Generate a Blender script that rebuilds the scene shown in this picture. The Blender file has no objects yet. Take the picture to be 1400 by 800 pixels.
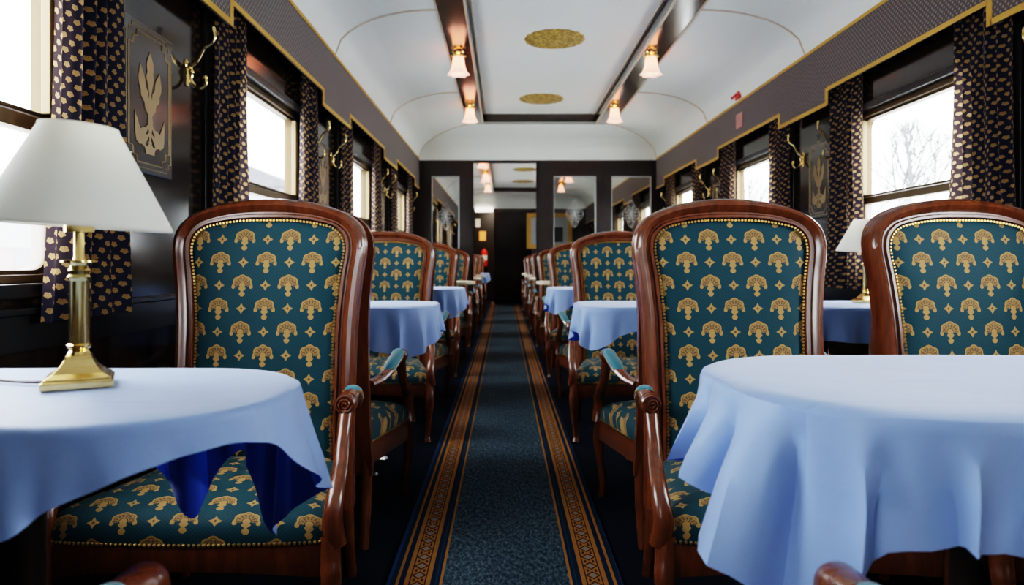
import bpy, math, random
from mathutils import Vector, Matrix, noise
random.seed(7)
PI = math.pi
COL = bpy.context.scene.collection

# ------------------------------------------------------------------ node helper
class NT:
    def __init__(s, name):
        s.mat = bpy.data.materials.new(name); s.mat.use_nodes = True
        s.t = s.mat.node_tree; s.n = s.t.nodes; s.l = s.t.links
        s.n.clear(); s.out = s.n.new('ShaderNodeOutputMaterial')
    def put(s, node, i, v):
        if v is None: return
        if isinstance(v, bpy.types.NodeSocket): s.l.new(v, node.inputs[i])
        else:
            if isinstance(v, tuple) and len(v) == 3 and node.inputs[i].type == 'RGBA': v = (*v, 1)
            node.inputs[i].default_value = v
    def m(s, op, a, b=None, c=None):
        n = s.n.new('ShaderNodeMath'); n.operation = op
        for i, v in enumerate((a, b, c)): s.put(n, i, v)
        return n.outputs[0]
    def mix(s, f, a, b):
        n = s.n.new('ShaderNodeMix'); n.data_type = 'RGBA'
        s.put(n, 0, f); s.put(n, 6, a); s.put(n, 7, b); return n.outputs[2]
    def coord(s, kind='Object'):
        n = s.n.new('ShaderNodeTexCoord'); x = s.n.new('ShaderNodeSeparateXYZ')
        s.l.new(n.outputs[kind], x.inputs[0]); return n.outputs[kind], x.outputs[0], x.outputs[1], x.outputs[2]
    def noise(s, vec, scale, detail=3, rough=.5):
        n = s.n.new('ShaderNodeTexNoise'); s.put(n, 'Vector', vec)
        n.inputs['Scale'].default_value = scale; n.inputs['Detail'].default_value = detail
        n.inputs['Roughness'].default_value = rough; return n.outputs['Fac']
    def ramp(s, f, stops):
        n = s.n.new('ShaderNodeValToRGB'); s.put(n, 0, f); e = n.color_ramp.elements
        while len(e) < len(stops): e.new(.5)
        for k, (p, c) in enumerate(stops): e[k].position = p; e[k].color = (*c, 1)
        return n.outputs[0]
    def bump(s, h, strength, dist=.001):
        n = s.n.new('ShaderNodeBump'); n.inputs['Strength'].default_value = strength
        n.inputs['Distance'].default_value = dist; s.l.new(h, n.inputs['Height']); return n.outputs[0]
    def bsdf(s, color, rough=.5, metal=0, spec=.5, coat=0, normal=None, sheen=0, emit=None, es=0):
        n = s.n.new('ShaderNodeBsdfPrincipled')
        s.put(n, 'Base Color', color); s.put(n, 'Roughness', rough); s.put(n, 'Metallic', metal)
        s.put(n, 'Specular IOR Level', spec); s.put(n, 'Coat Weight', coat); s.put(n, 'Sheen Weight', sheen)
        n.inputs['Coat Roughness'].default_value = .2
        if normal is not None: s.put(n, 'Normal', normal)
        if emit: s.put(n, 'Emission Color', emit); s.put(n, 'Emission Strength', es)
        return n.outputs[0]
    def transl(s, sh, color, f):
        t = s.n.new('ShaderNodeBsdfTranslucent'); s.put(t, 0, color)
        x = s.n.new('ShaderNodeMixShader'); x.inputs[0].default_value = f
        s.l.new(sh, x.inputs[1]); s.l.new(t.outputs[0], x.inputs[2]); return x.outputs[0]
    def done(s, sh): s.l.new(sh, s.out.inputs[0]); return s.mat

def simple(name, c, **k):
    t = NT(name); return t.done(t.bsdf(c, **k))

def m_wood(name, c0, c1, rough=.3, coat=.5, sc=8):
    t = NT(name); v, x, y, z = t.coord()
    mp = t.n.new('ShaderNodeMapping'); mp.inputs['Scale'].default_value = (6, 6, 1.2); t.l.new(v, mp.inputs[0])
    f = t.noise(mp.outputs[0], sc, 5, .6)
    return t.done(t.bsdf(t.ramp(f, [(.3, c0), (.7, c1)]), rough=rough, coat=coat))

def lattice(t, u, v, a):
    su = t.m('DIVIDE', u, a); sv = t.m('DIVIDE', v, a)
    i = t.m('FLOOR', t.m('ADD', su, .5)); j = t.m('FLOOR', t.m('ADD', sv, .5))
    p = t.m('SUBTRACT', su, i); q = t.m('SUBTRACT', sv, j)
    par = t.m('GREATER_THAN', t.m('FLOORED_MODULO', t.m('ADD', i, j), 2), .5)
    return p, q, par

def m_upholstery():
    t = NT('teal_palmette_fabric')
    v, u, w, _ = t.coord('UV')
    p, q, par = lattice(t, u, w, .066)
    ap = t.m('ABSOLUTE', p); aq = t.m('ABSOLUTE', q)
    qq = t.m('SUBTRACT', q, .0)
    r = t.m('SQRT', t.m('ADD', t.m('MULTIPLY', p, p), t.m('MULTIPLY', qq, qq)))
    th = t.m('ARCTAN2', p, qq)
    c9 = t.m('COSINE', t.m('MULTIPLY', th, 8))
    R = t.m('ADD', .41, t.m('MULTIPLY', t.m('ABSOLUTE', t.m('COSINE', t.m('MULTIPLY', th, 3.5))), .055))
    fan = t.m('MULTIPLY', t.m('LESS_THAN', r, R), t.m('LESS_THAN', t.m('ABSOLUTE', th), 1.72))
    low = t.m('LESS_THAN', r, .12)
    # stem with three lobes
    wst = t.m('ADD', .035, t.m('MULTIPLY', t.m('ABSOLUTE', t.m('SINE', t.m('MULTIPLY', t.m('ADD', q, .49), 13.5))), t.m('ADD', .13, t.m('MULTIPLY', q, .10))))
    stem = t.m('MULTIPLY', t.m('LESS_THAN', ap, wst), t.m('MULTIPLY', t.m('GREATER_THAN', q, -.48), t.m('LESS_THAN', q, 0)))
    dx = t.m('SUBTRACT', ap, .385); dy = t.m('ADD', q, .075)
    curl = t.m('LESS_THAN', t.m('ADD', t.m('MULTIPLY', dx, dx), t.m('MULTIPLY', dy, dy)), .0058)
    pal = t.m('MAXIMUM', t.m('MAXIMUM', fan, stem), t.m('MAXIMUM', curl, low))
    inner = t.m('MULTIPLY', t.m('GREATER_THAN', r, .19), t.m('MULTIPLY', t.m('LESS_THAN', r, .33), fan))
    vein = t.m('ADD', t.m('MULTIPLY', inner, .38), t.m('MULTIPLY', inner, t.m('MULTIPLY', t.m('LESS_THAN', t.m('COSINE', t.m('MULTIPLY', th, 14)), -.2), .5)))
    ring = t.m('MULTIPLY', t.m('LESS_THAN', t.m('ABSOLUTE', t.m('SUBTRACT', r, .15)), .018), t.m('GREATER_THAN', q, -.05))
    ring2 = t.m('MULTIPLY', t.m('LESS_THAN', t.m('ABSOLUTE', t.m('SUBTRACT', r, t.m('SUBTRACT', R, .085))), .012), t.m('GREATER_THAN', q, .0))
    ring = t.m('MAXIMUM', ring, ring2)
    vein = t.m('MAXIMUM', vein, ring)
    dia = t.m('LESS_THAN', t.m('ADD', t.m('ADD', ap, aq), t.m('MULTIPLY', t.m('MINIMUM', ap, aq), .8)), .235)
    diac = t.m('LESS_THAN', t.m('ADD', ap, aq), .06)
    npar = t.m('SUBTRACT', 1, par)
    mask = t.m('ADD', t.m('MULTIPLY', npar, pal), t.m('MULTIPLY', par, dia))
    dark = t.m('ADD', t.m('MULTIPLY', npar, vein), t.m('MULTIPLY', par, diac))
    # woven ground
    a1 = t.m('SINE', t.m('MULTIPLY', t.m('ADD', u, w), 620)); a2 = t.m('SINE', t.m('MULTIPLY', t.m('SUBTRACT', u, w), 620))
    g = t.m('GREATER_THAN', t.m('MAXIMUM', a1, a2), .86)
    nz = t.noise(v, 900, 2)
    teal = t.mix(t.m('MULTIPLY', g, .32), (.0015, .043, .060), (.06, .09, .08))
    teal = t.mix(t.m('MULTIPLY', nz, .35), teal, (.0005, .016, .028))
    gold = t.mix(t.m('MULTIPLY', nz, .6), (.40, .245, .085), (.22, .12, .04))
    gold = t.mix(t.m('MULTIPLY', dark, .95), gold, (.07, .04, .025))
    c = t.mix(mask, teal, gold)
    h = t.m('ADD', t.m('MULTIPLY', mask, 1.0), t.m('MULTIPLY', nz, .7))
    return t.done(t.bsdf(c, rough=.68, spec=.22, sheen=.03, normal=t.bump(h, .35, .0008)))

def m_curtain():
    t = NT('navy_gold_curtain')
    v, u, w, _ = t.coord('UV')
    p, q, par = lattice(t, t.m('ADD', t.m('MULTIPLY', u, .76), t.m('MULTIPLY', w, .14)), w, .0180)
    ap = t.m('ABSOLUTE', p)
    r = t.m('SQRT', t.m('ADD', t.m('MULTIPLY', p, p), t.m('MULTIPLY', q, q)))
    th = t.m('ARCTAN2', p, q)
    R = t.m('ADD', .33, t.m('MULTIPLY', t.m('ABSOLUTE', t.m('COSINE', t.m('MULTIPLY', t.m('ADD', th, .5), 2.5))), .11))
    mask = t.m('MULTIPLY', t.m('LESS_THAN', r, R), par)
    vein = t.m('MULTIPLY', t.m('LESS_THAN', t.m('ABSOLUTE', t.m('SUBTRACT', ap, .1)), .03), t.m('GREATER_THAN', q, 0))
    nz = t.noise(v, 700, 2)
    gold = t.mix(vein, (.34, .19, .06), (.15, .08, .03))
    base = t.mix(nz, (.007, .009, .028), (.014, .014, .04))
    c = t.mix(mask, base, gold)
    tc = t.mix(mask, (.06, .04, .04), (.62, .42, .22))
    return t.done(t.transl(t.bsdf(c, rough=.7, spec=.2, sheen=.1), tc, .30))

def m_valance():
    t = NT('woven_pelmet')
    v, x, y, z = t.coord()
    p, q, par = lattice(t, y, z, .0135)
    r = t.m('ADD', t.m('ABSOLUTE', p), t.m('ABSOLUTE', q))
    mk = t.m('MULTIPLY', t.m('LESS_THAN', r, .5), par)
    c = t.mix(mk, (.080, .064, .066), (.25, .19, .15))
    return t.done(t.bsdf(c, rough=.7, spec=.25, sheen=.15))

def m_cloth():
    t = NT('blue_table_linen'); v, x, y, z = t.coord()
    nz = t.noise(v, 500, 3); n2 = t.noise(v, 3, 2)
    c = t.mix(t.m('MULTIPLY', nz, .5), (.29, .44, .82), (.23, .37, .75))
    # pressed creases
    cr = t.m('ABSOLUTE', t.m('SUBTRACT', t.m('FRACT', t.m('ADD', t.m('MULTIPLY', y, 5.2), t.m('MULTIPLY', n2, .12))), .5))
    cr2 = t.m('SMOOTH_MIN', cr, .03, .02)
    h = t.m('ADD', t.m('MULTIPLY', cr2, 60), t.m('ADD', t.m('MULTIPLY', nz, .8), t.m('MULTIPLY', t.noise(v, 14, 4), 6)))
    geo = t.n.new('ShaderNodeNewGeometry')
    under = t.mix(geo.outputs['Backfacing'], c, (.01, .06, .42))  # underside tinted deep blue, putting window backlight through the cloth into the colour
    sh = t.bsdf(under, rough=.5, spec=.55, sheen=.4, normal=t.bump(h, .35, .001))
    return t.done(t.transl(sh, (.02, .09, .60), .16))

def m_glass(name, tint=(.92, .94, .95), haze=.0, hz=(.9, .92, .95)):
    t = NT(name)
    tr = t.n.new('ShaderNodeBsdfTransparent'); tr.inputs[0].default_value = (*tint, 1)
    gl = t.n.new('ShaderNodeBsdfGlossy'); gl.inputs['Roughness'].default_value = .02; gl.inputs[0].default_value = (1, 1, 1, 1)
    lw = t.n.new('ShaderNodeLayerWeight'); lw.inputs[0].default_value = .5
    fr = t.m('ADD', .03, t.m('MULTIPLY', t.m('POWER', lw.outputs['Facing'], 5), .8))
    a = t.n.new('ShaderNodeMixShader'); t.l.new(fr, a.inputs[0]); t.l.new(tr.outputs[0], a.inputs[1]); t.l.new(gl.outputs[0], a.inputs[2])
    sh = a.outputs[0]
    if haze:
        d = t.n.new('ShaderNodeBsdfTranslucent'); d.inputs[0].default_value = (*hz, 1)
        b = t.n.new('ShaderNodeMixShader'); b.inputs[0].default_value = haze
        t.l.new(sh, b.inputs[1]); t.l.new(d.outputs[0], b.inputs[2]); sh = b.outputs[0]
    return t.done(sh)

def m_runner():
    t = NT('runner_carpet'); v, x, y, z = t.coord()
    nz = t.noise(v, 160, 3, .7); n2 = t.noise(v, 5, 3)
    st = t.n.new('ShaderNodeMapping'); st.inputs['Scale'].default_value = (1, .45, 1); st.inputs['Rotation'].default_value = (0, 0, .5); t.l.new(v, st.inputs[0])
    n3 = t.noise(st.outputs[0], 95, 4, .75)
    field = t.ramp(n3, [(.34, (.008, .018, .030)), (.5, (.040, .068, .090)), (.64, (.13, .17, .19))])
    field = t.mix(t.m('MULTIPLY', n2, .4), field, (.012, .02, .03))
    a = t.m('ABSOLUTE', t.m('SUBTRACT', x, .004))
    gold = t.mix(t.m('MULTIPLY', nz, .9), (.42, .20, .055), (.16, .065, .022))
    navy = t.mix(nz, (.004, .012, .03), (.010, .025, .05))
    def band(lo, hi): return t.m('MULTIPLY', t.m('GREATER_THAN', a, lo), t.m('LESS_THAN', a, hi))
    # medallions
    yy = t.m('DIVIDE', y, .062); f = t.m('SUBTRACT', yy, t.m('FLOOR', t.m('ADD', yy, .5)))
    xx = t.m('DIVIDE', t.m('SUBTRACT', a, .2485), .026)
    ax = t.m('ABSOLUTE', xx); af = t.m('ABSOLUTE', f)
    d = t.m('ADD', ax, t.m('MULTIPLY', af, 2.0))
    outl = t.m('LESS_THAN', t.m('ABSOLUTE', t.m('SUBTRACT', d, .72)), .13)
    cen = t.m('LESS_THAN', d, .42)
    bars = t.m('MULTIPLY', t.m('GREATER_THAN', af, .36), t.m('LESS_THAN', t.m('ABSOLUTE', t.m('SUBTRACT', ax, .45)), .12))
    lines = t.m('LESS_THAN', t.m('ABSOLUTE', t.m('SUBTRACT', ax, .84)), .07)
    dk = t.m('MAXIMUM', t.m('MAXIMUM', outl, bars), lines)
    med = t.mix(t.m('MULTIPLY', dk, .95), gold, (.03, .012, .012))
    med = t.mix(t.m('MULTIPLY', cen, .9), med, (.16, .19, .24))
    c = t.mix(band(.178, .186), field, gold)
    c = t.mix(band(.186, .218), c, navy)
    c = t.mix(band(.194, .199), c, (.016, .04, .07))
    c = t.mix(band(.212, .285), c, med)
    c = t.mix(band(.285, .300), c, navy)
    c = t.mix(band(.300, .309), c, gold)
    c = t.mix(t.m('GREATER_THAN', a, .309), c, navy)
    c = t.mix(t.m('GREATER_THAN', a, .3235), c, (.010, .045, .12))
    return t.done(t.bsdf(c, rough=.95, spec=.1, normal=t.bump(t.m('ADD', nz, n3), .6, .003)))

M = {}
M['fabric'] = m_upholstery()
M['wood'] = m_wood('polished_mahogany', (.080, .020, .007), (.155, .043, .014), .27, .5)
M['teal'] = simple('turquoise_velvet', (.0, .13, .18), rough=.6, sheen=.3)
M['nail'] = simple('brass_nails', (.62, .40, .14), rough=.32, metal=1)
M['brass'] = simple('polished_brass', (.86, .62, .26), rough=.16, metal=1)
M['pale_brass'] = simple('worn_pale_brass', (.25, .18, .085), rough=.5, metal=.4)
M['bronze'] = simple('dark_bronze', (.10, .065, .03), rough=.4, metal=.6)
M['chrome'] = simple('chrome', (.6, .6, .6), rough=.2, metal=1)
M['lacquer'] = m_wood('dark_lacquered_wood', (.006, .0035, .003), (.016, .009, .007), .12, .0, 5)
M['lacquer_soft'] = m_wood('dark_brown_wood', (.009, .0055, .0045), (.022, .013, .010), .35, .15, 5)
M['beam'] = m_wood('glossy_ceiling_beam', (.015, .008, .006), (.035, .018, .012), .13, .8, 5)
M['black'] = simple('black_satin_paint', (.010, .010, .012), rough=.28, spec=.35)
M['panel'] = simple('inlay_panel_lacquer', (.030, .024, .022), rough=.16, coat=.4)
M['inlay'] = simple('gold_inlay', (.27, .18, .085), rough=.45, metal=.2)
M['curtain'] = m_curtain()
M['valance'] = m_valance()
M['goldtrim'] = simple('gold_braid', (.60, .33, .055), rough=.6)
M['cloth'] = m_cloth()
M['glass'] = m_glass('clear_window_glass')
M['hazy'] = m_glass('hazy_window_glass', haze=.10)  # lower panes mix in some translucent white
M['partglass'] = m_glass('partition_glass', (.85, .87, .86))
M['etch'] = simple('etched_frosting', (.50, .51, .50), rough=.6)
M['runner'] = m_runner()
M['cream'] = simple('cream_tabletop', (.72, .62, .46), rough=.4)
M['rib'] = simple('ceiling_rib_line', (.62, .50, .36), rough=.6)
t = NT('cream_ceiling_paint'); v, x, y, z = t.coord()
M['ceil'] = t.done(t.bsdf(t.mix(t.noise(v, 1.2, 3), (.83, .86, .81), (.88, .90, .85)), rough=.45, spec=.3))
t = NT('navy_floor_carpet'); v, x, y, z = t.coord(); nz = t.noise(v, 220, 3, .7); n3 = t.noise(v, 40, 2)
sp = t.m('GREATER_THAN', nz, .66)
M['carpet'] = t.done(t.bsdf(t.mix(t.m('MULTIPLY', sp, .5), (.003, .007, .016), (.03, .045, .075)), rough=.95, spec=.1, normal=t.bump(nz, .5, .003)))
t = NT('linen_lamp_shade'); v, x, y, z = t.coord(); nz = t.noise(v, 400, 2)
M['shade'] = t.done(t.transl(t.bsdf(t.mix(nz, (.88, .86, .79), (.94, .92, .86)), rough=.8), (.9, .87, .78), .5))
t = NT('frosted_pink_glass')
M['bell'] = t.done(t.transl(t.bsdf((.9, .72, .64), rough=.3, emit=(1, .52, .40), es=.8), (.95, .7, .6), .4))
M['bulb'] = simple('warm_bulb', (1, .8, .6), emit=(1, .42, .14), es=32)
t = NT('gold_filigree'); v, x, y, z = t.coord()
vo = t.n.new('ShaderNodeTexVoronoi'); t.put(vo, 'Vector', v); vo.inputs['Scale'].default_value = 38
M['rosette'] = t.done(t.bsdf(t.ramp(vo.outputs['Distance'], [(.1, (.85, .62, .17)), (.6, (.34, .20, .04))]), rough=.45, metal=.1, normal=t.bump(vo.outputs['Distance'], .8, .01)))
M['red'] = simple('red_enamel', (.65, .03, .02), rough=.3)
M['pink'] = simple('pink_notice', (.55, .26, .22), rough=.7)
M['orange'] = simple('orange_notice_glow', (.80, .33, .08), rough=.6, emit=(1, .4, .1), es=.15)  # faint glow put into the notice by emission
M['white'] = simple('white_enamel', (.85, .85, .82), rough=.4)
M['lit'] = simple('lit_sign', (1, .95, .85), emit=(1, .9, .8), es=1.2)
M['mirror'] = simple('picture_glass', (.45, .47, .48), rough=.1)
M['dark'] = simple('dark_picture', (.02, .022, .02), rough=.4)
M['ground'] = simple('pale_bounce_ground', (.62, .62, .62), rough=1)  # outside ground kept bright to bounce daylight up to the ceiling
M['render'] = simple('pale_render', (.16, .17, .19), rough=1)
M['pinkwall'] = simple('pink_brick', (.20, .095, .085), rough=1)
M['roof'] = simple('grey_roof', (.09, .09, .10), rough=1)
M['rust'] = simple('rusty_pole_paint', (.16, .055, .015), rough=.8)
M['bark'] = simple('bare_branches', (.10, .10, .10), rough=1)
M['cord'] = simple('brown_flex', (.12, .06, .05), rough=.5)

# ------------------------------------------------------------------ mesh helper
class MB:
    def __init__(s): s.v = []; s.f = []; s.uv = None
    def add(s, vs, fs):
        o = len(s.v); s.v += [tuple(p) for p in vs]; s.f += [tuple(i + o for i in f) for f in fs]; return s
    def box(s, x0, x1, y0, y1, z0, z1):
        vs = [(x, y, z) for x in (x0, x1) for y in (y0, y1) for z in (z0, z1)]
        return s.add(vs, [(0, 1, 3, 2), (4, 6, 7, 5), (0, 4, 5, 1), (2, 3, 7, 6), (0, 2, 6, 4), (1, 5, 7, 3)])
    def lathe(s, prof, c=(0, 0, 0), n=24, axis='z', cap=True, mod=None):
        vs = []
        for k, (r, h) in enumerate(prof):
            for i in range(n):
                a = 2 * PI * i / n; rr = r * (mod(a, k) if mod else 1)
                p = (rr * math.cos(a), rr * math.sin(a), h)
                if axis == 'x': p = (p[2], p[0], p[1])
                if axis == 'y': p = (p[0], -p[2], p[1])
                vs.append((p[0] + c[0], p[1] + c[1], p[2] + c[2]))
        fs = [(k * n + i, k * n + (i + 1) % n, (k + 1) * n + (i + 1) % n, (k + 1) * n + i) for k in range(len(prof) - 1) for i in range(n)]
        if cap: fs += [tuple(range(n))[::-1], tuple((len(prof) - 1) * n + i for i in range(n))]
        return s.add(vs, fs)
    def tube(s, pts, rad, n=10, sx=1, sy=1, cap=True):
        pts = [Vector(p) for p in pts]; vs = []
        if not isinstance(rad, (list, tuple)): rad = [rad] * len(pts)
        ref = None
        for k, p in enumerate(pts):
            T = (pts[min(k + 1, len(pts) - 1)] - pts[max(k - 1, 0)]).normalized()
            if ref is None: ref = Vector((1, 0, 0)) if abs(T.x) < .8 else Vector((0, 0, 1))
            A = (ref - T * ref.dot(T)).normalized(); B = T.cross(A); ref = A
            for i in range(n):
                a = 2 * PI * i / n; vs.append(p + A * math.cos(a) * rad[k] * sx + B * math.sin(a) * rad[k] * sy)
        L = len(pts)
        fs = [(k * n + i, k * n + (i + 1) % n, (k + 1) * n + (i + 1) % n, (k + 1) * n + i) for k in range(L - 1) for i in range(n)]
        if cap: fs += [tuple(range(n))[::-1], tuple((L - 1) * n + i for i in range(n))]
        return s.add(vs, fs)
    def ball(s, c, r, n=8, m=5, sz=1):
        return s.lathe([(max(r * math.sin(PI * k / m), r * .02), -r * sz * math.cos(PI * k / m)) for k in range(m + 1)], c, n)
    def build(s, name, mat, parent=None, smooth=True, uvf=None, bevel=0, solid=0, recalc=True):
        me = bpy.data.meshes.new(name); me.from_pydata(s.v, [], s.f); me.materials.append(mat)
        if recalc:
            import bmesh
            b = bmesh.new(); b.from_mesh(me); bmesh.ops.recalc_face_normals(b, faces=b.faces); b.to_mesh(me); b.free()
        if uvf:
            ul = me.uv_layers.new(name='UVMap')
            for l in me.loops: ul.data[l.index].uv = uvf(me.vertices[l.vertex_index].co)
        if smooth:
            me.polygons.foreach_set('use_smooth', [True] * len(me.polygons))
            if hasattr(me, 'set_sharp_from_angle'): me.set_sharp_from_angle(angle=math.radians(38))
        o = bpy.data.objects.new(name, me); COL.objects.link(o); o.parent = parent
        if bevel:
            m = o.modifiers.new('bevel', 'BEVEL'); m.width = bevel; m.segments = 3; m.limit_method = 'ANGLE'
        if solid:
            m = o.modifiers.new('solid', 'SOLIDIFY'); m.thickness = solid; m.offset = -1
        return o

def tag(o, label=None, cat=None, group=None, kind=None):
    if label: o['label'] = label
    if cat: o['category'] = cat
    if group: o['group'] = group
    if kind: o['kind'] = kind
    return o
def empty(name, loc=(0, 0, 0), rz=0, label=None, cat=None, group=None):
    o = bpy.data.objects.new(name, None); COL.objects.link(o); o.location = loc; o.rotation_euler = (0, 0, rz)
    o.empty_display_size = .05
    return tag(o, label, cat, group)
def dup(o, loc=None, rz=None, label=None, parent=None, group=None):
    c = o.copy(); COL.objects.link(c)
    if parent is not None: c.parent = parent
    if loc is not None: c.location = loc
    if rz is not None: c.rotation_euler = (0, 0, rz)
    if label: c['label'] = label
    if group: c['group'] = group
    for ch in list(o.children): dup(ch, parent=c)
    return c
def struct(name, mb, mat, parent=None, **k):
    o = mb.build(name, mat, parent, **k)
    if parent is None: o['kind'] = 'structure'
    return o
def cr(pts, n=6, closed=False):
    """Catmull-Rom through points"""
    P = [Vector(p) for p in pts]; out = []; L = len(P)
    rng = range(L) if closed else range(L - 1)
    for i in rng:
        a, b, c, d = (P[(i - 1) % L], P[i], P[(i + 1) % L], P[(i + 2) % L]) if closed else (P[max(i - 1, 0)], P[i], P[i + 1], P[min(i + 2, L - 1)])
        for k in range(n):
            t = k / n
            out.append(.5 * ((2 * b) + (c - a) * t + (2 * a - 5 * b + 4 * c - d) * t * t + (3 * b - a - 3 * c + d) * t ** 3))
    if not closed: out.append(P[-1])
    return out
def lerp(tab, x):
    if x <= tab[0][0]: return tab[0][1]
    for (a, b), (c, d) in zip(tab, tab[1:]):
        if x <= c: return b + (d - b) * (x - a) / (c - a)
    return tab[-1][1]

# ------------------------------------------------------------------ dimensions
H = .90; F = 950
XL, XR = -1.10, 1.89          # wall faces
VL, VR = -1.02, 1.81          # pelmet faces
P = 1.99                      # bay pitch
Y0 = -1.72; YP = 8.30; YE = 15.55
WC = [1.26 + P * k for k in range(-1, 7)]   # window centres
WH = .53; WZ0, WZ1 = .82, 1.735
ORD = ['first', 'second', 'third', 'fourth', 'fifth', 'sixth', 'seventh', 'eighth']

# ------------------------------------------------------------------ shell
struct('floor', MB().box(-1.3, 2.1, Y0 - .1, 18, -.08, 0), M['carpet'], smooth=False)
o = MB().box(-.33, .330, Y0 + .05, 16.3, .0015, .011).build('carpet_runner', M['runner'], smooth=False)
tag(o, 'long navy aisle runner carpet with two gold patterned borders down the middle of the carriage', 'carpet')

def side_wall(side):
    s = -1 if side == 'left' else 1
    xa = XL if s < 0 else XR; xo = xa + s * .10
    lo, hi = min(xa, xo), max(xa, xo)
    m = MB(); m.box(lo, hi, Y0, YE + 2.4, 0, WZ0); m.box(lo, hi, Y0, YE + 2.4, WZ1, 2.5)
    ys = [Y0] + [v for c in WC for v in (c - WH, c + WH)] + [YE + 2.4]
    for a, b in zip(ys[0::2], ys[1::2]): m.box(lo, hi, a, b, WZ0, WZ1)
    struct('wall_' + side, m, M['lacquer'], smooth=False)
    # ledge under the windows, dado rail, vertical battens
    t = MB(); t.box(*sorted((xa, xa - s * .014)), Y0, YE, .70, .785); 
    t.box(*sorted((xa, xa - s * .03)), Y0, YE, .785, .80)
    for c in WC:
        for d in (-.70, .70):
            t.box(*sorted((xa, xa - s * .012)), c + d - .02, c + d + .02, .8, 2.1)
    struct('trim_1' if s < 0 else 'trim_2', t, M['black'], smooth=False, bevel=.003)
    b = MB(); b.box(*sorted((xa, xa - s * .02)), Y0, YE, .02, .14)
    struct('baseboard_' + side, b, M['lacquer_soft'], smooth=False)
side_wall('left'); side_wall('right')

def rrect(y0, y1, z0, z1, r, n=6):
    out = []
    for cy, cz, a0 in ((y1 - r, z1 - r, 0), (y0 + r, z1 - r, 90), (y0 + r, z0 + r, 180), (y1 - r, z0 + r, 270)):
        for k in range(n + 1):
            a = math.radians(a0 + 90 * k / n); out.append((cy + r * math.cos(a), cz + r * math.sin(a)))
    return out
def ring(outer, inner, x0, x1):
    """solid ring between two same-length yz outlines"""
    n = len(outer); vs = [(x, y, z) for x in (x0, x1) for o in (outer, inner) for (y, z) in o]
    fs = []
    for i in range(n):
        j = (i + 1) % n
        fs += [(i, j, n + j, n + i), (2 * n + i, 3 * n + i, 3 * n + j, 2 * n + j), (n + i, n + j, 3 * n + j, 3 * n + i), (i, 2 * n + i, 2 * n + j, j)]
    return MB().add(vs, fs)
def squareproj(pts, y0, y1, z0, z1):
    cy, cz = (y0 + y1) / 2, (z0 + z1) / 2; out = []
    for y, z in pts:
        dy, dz = (y - cy) / ((y1 - y0) / 2), (z - cz) / ((z1 - z0) / 2); k = max(abs(dy), abs(dz))
        out.append((cy + (y - cy) / k, cz + (z - cz) / k))
    return out
wn = 0; win_first = {}
for side in ('left', 'right'):
    s = -1 if side == 'left' else 1; xa = XL if s < 0 else XR
    for k, c in enumerate(WC):
        wn += 1
        if side in win_first:
            src = win_first[side]; w = dup(src, loc=(0, c - WC[0], 0)); w.name = f'window_{wn}'; continue
        w = empty(f'window_{wn}', (0, 0, 0)); w['kind'] = 'structure'; win_first[side] = w
        a, b = c - WH, c + WH
        sq = lambda q: squareproj(q, a, b, WZ0, WZ1)
        r1 = rrect(a + .035, b - .035, WZ0 + .035, WZ1 - .035, .06)
        ring(sq(r1), r1, xa - s * .022, xa + s * .06).build('window_frame', M['black'], w, bevel=.006)
        r2 = rrect(a + .062, b - .062, WZ0 + .055, WZ1 - .062, .05)
        ring(r1, r2, xa + s * .012, xa + s * .065).build('window_surround', M['bronze'], w, bevel=.003)
        ring(r2, rrect(a + .075, b - .075, WZ0 + .066, WZ1 - .075, .045), xa + s * .03, xa + s * .07).build('inner_frame', M['bronze'], w)
        m = MB(); m.box(*sorted((xa + s * .015, xa + s * .06)), a + .05, b - .05, 1.215, 1.25); m.box(*sorted((xa + s * .02, xa + s * .05)), a + .05, b - .05, 1.255, 1.265)
        m.build('meeting_rail', M['bronze'], w, bevel=.004)
        m = MB()
        for yy in (a + .058, b - .098): m.box(*sorted((xa + s * .006, xa + s * .03)), yy, yy + .04, 1.265, WZ1 - .075); m.box(*sorted((xa + s * .002, xa + s * .03)), yy + .012, yy + .028, 1.27, WZ1 - .08)
        m.build('sash_stile', M['pale_brass'], w, bevel=.003)
        MB().box(*sorted((xa + s * .046, xa + s * .05)), a + .06, b - .06, 1.25, WZ1 - .06).build('upper_pane', M['glass'], w, smooth=False)
        MB().box(*sorted((xa + s * .036, xa + s * .04)), a + .06, b - .06, WZ0 + .05, 1.235).build('lower_pane', M['hazy'], w, smooth=False)

# end walls
struct('wall_unseen_end', MB().box(-1.3, 2.1, Y0 - .1, Y0, 0, 2.7), M['lacquer_soft'], smooth=False)  # unseen wall behind the camera, added so reflections stay dark
def wall_with_holes(y0, y1, holes, z1, name):
    m = MB(); x = XL
    for (a, b, lo, hi) in holes:
        m.box(x, a, y0, y1, 0, z1)
        if lo > 0: m.box(a, b, y0, y1, 0, lo)
        m.box(a, b, y0, y1, hi, z1); x = b
    m.box(x, XR, y0, y1, 0, z1)
    return struct(name, m, M['lacquer_soft'], smooth=False)
GP = [(-.873, -.54), (.585, 1.09), (1.275, 1.75)]
wall_with_holes(YP, YP + .05, [(*GP[0], 1.0, 1.95), (-.375, .378, 0, 2.11), (*GP[1], 1.0, 1.95), (*GP[2], 1.0, 1.95)], 2.16, 'wall_partition')
wall_with_holes(YE, YE + .06, [(-.66, -.24, 0, 2.12)], 2.16, 'wall_back')
struct('wall_passage', MB().box(-1.3, 2.1, 17.0, 17.06, 0, 2.6), M['lacquer_soft'], smooth=False)
m = MB()
for a, b in ((-.385, -.375), (.378, .388)): m.box(a, b, YP - .012, YP + .06, 0, 2.11)
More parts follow.
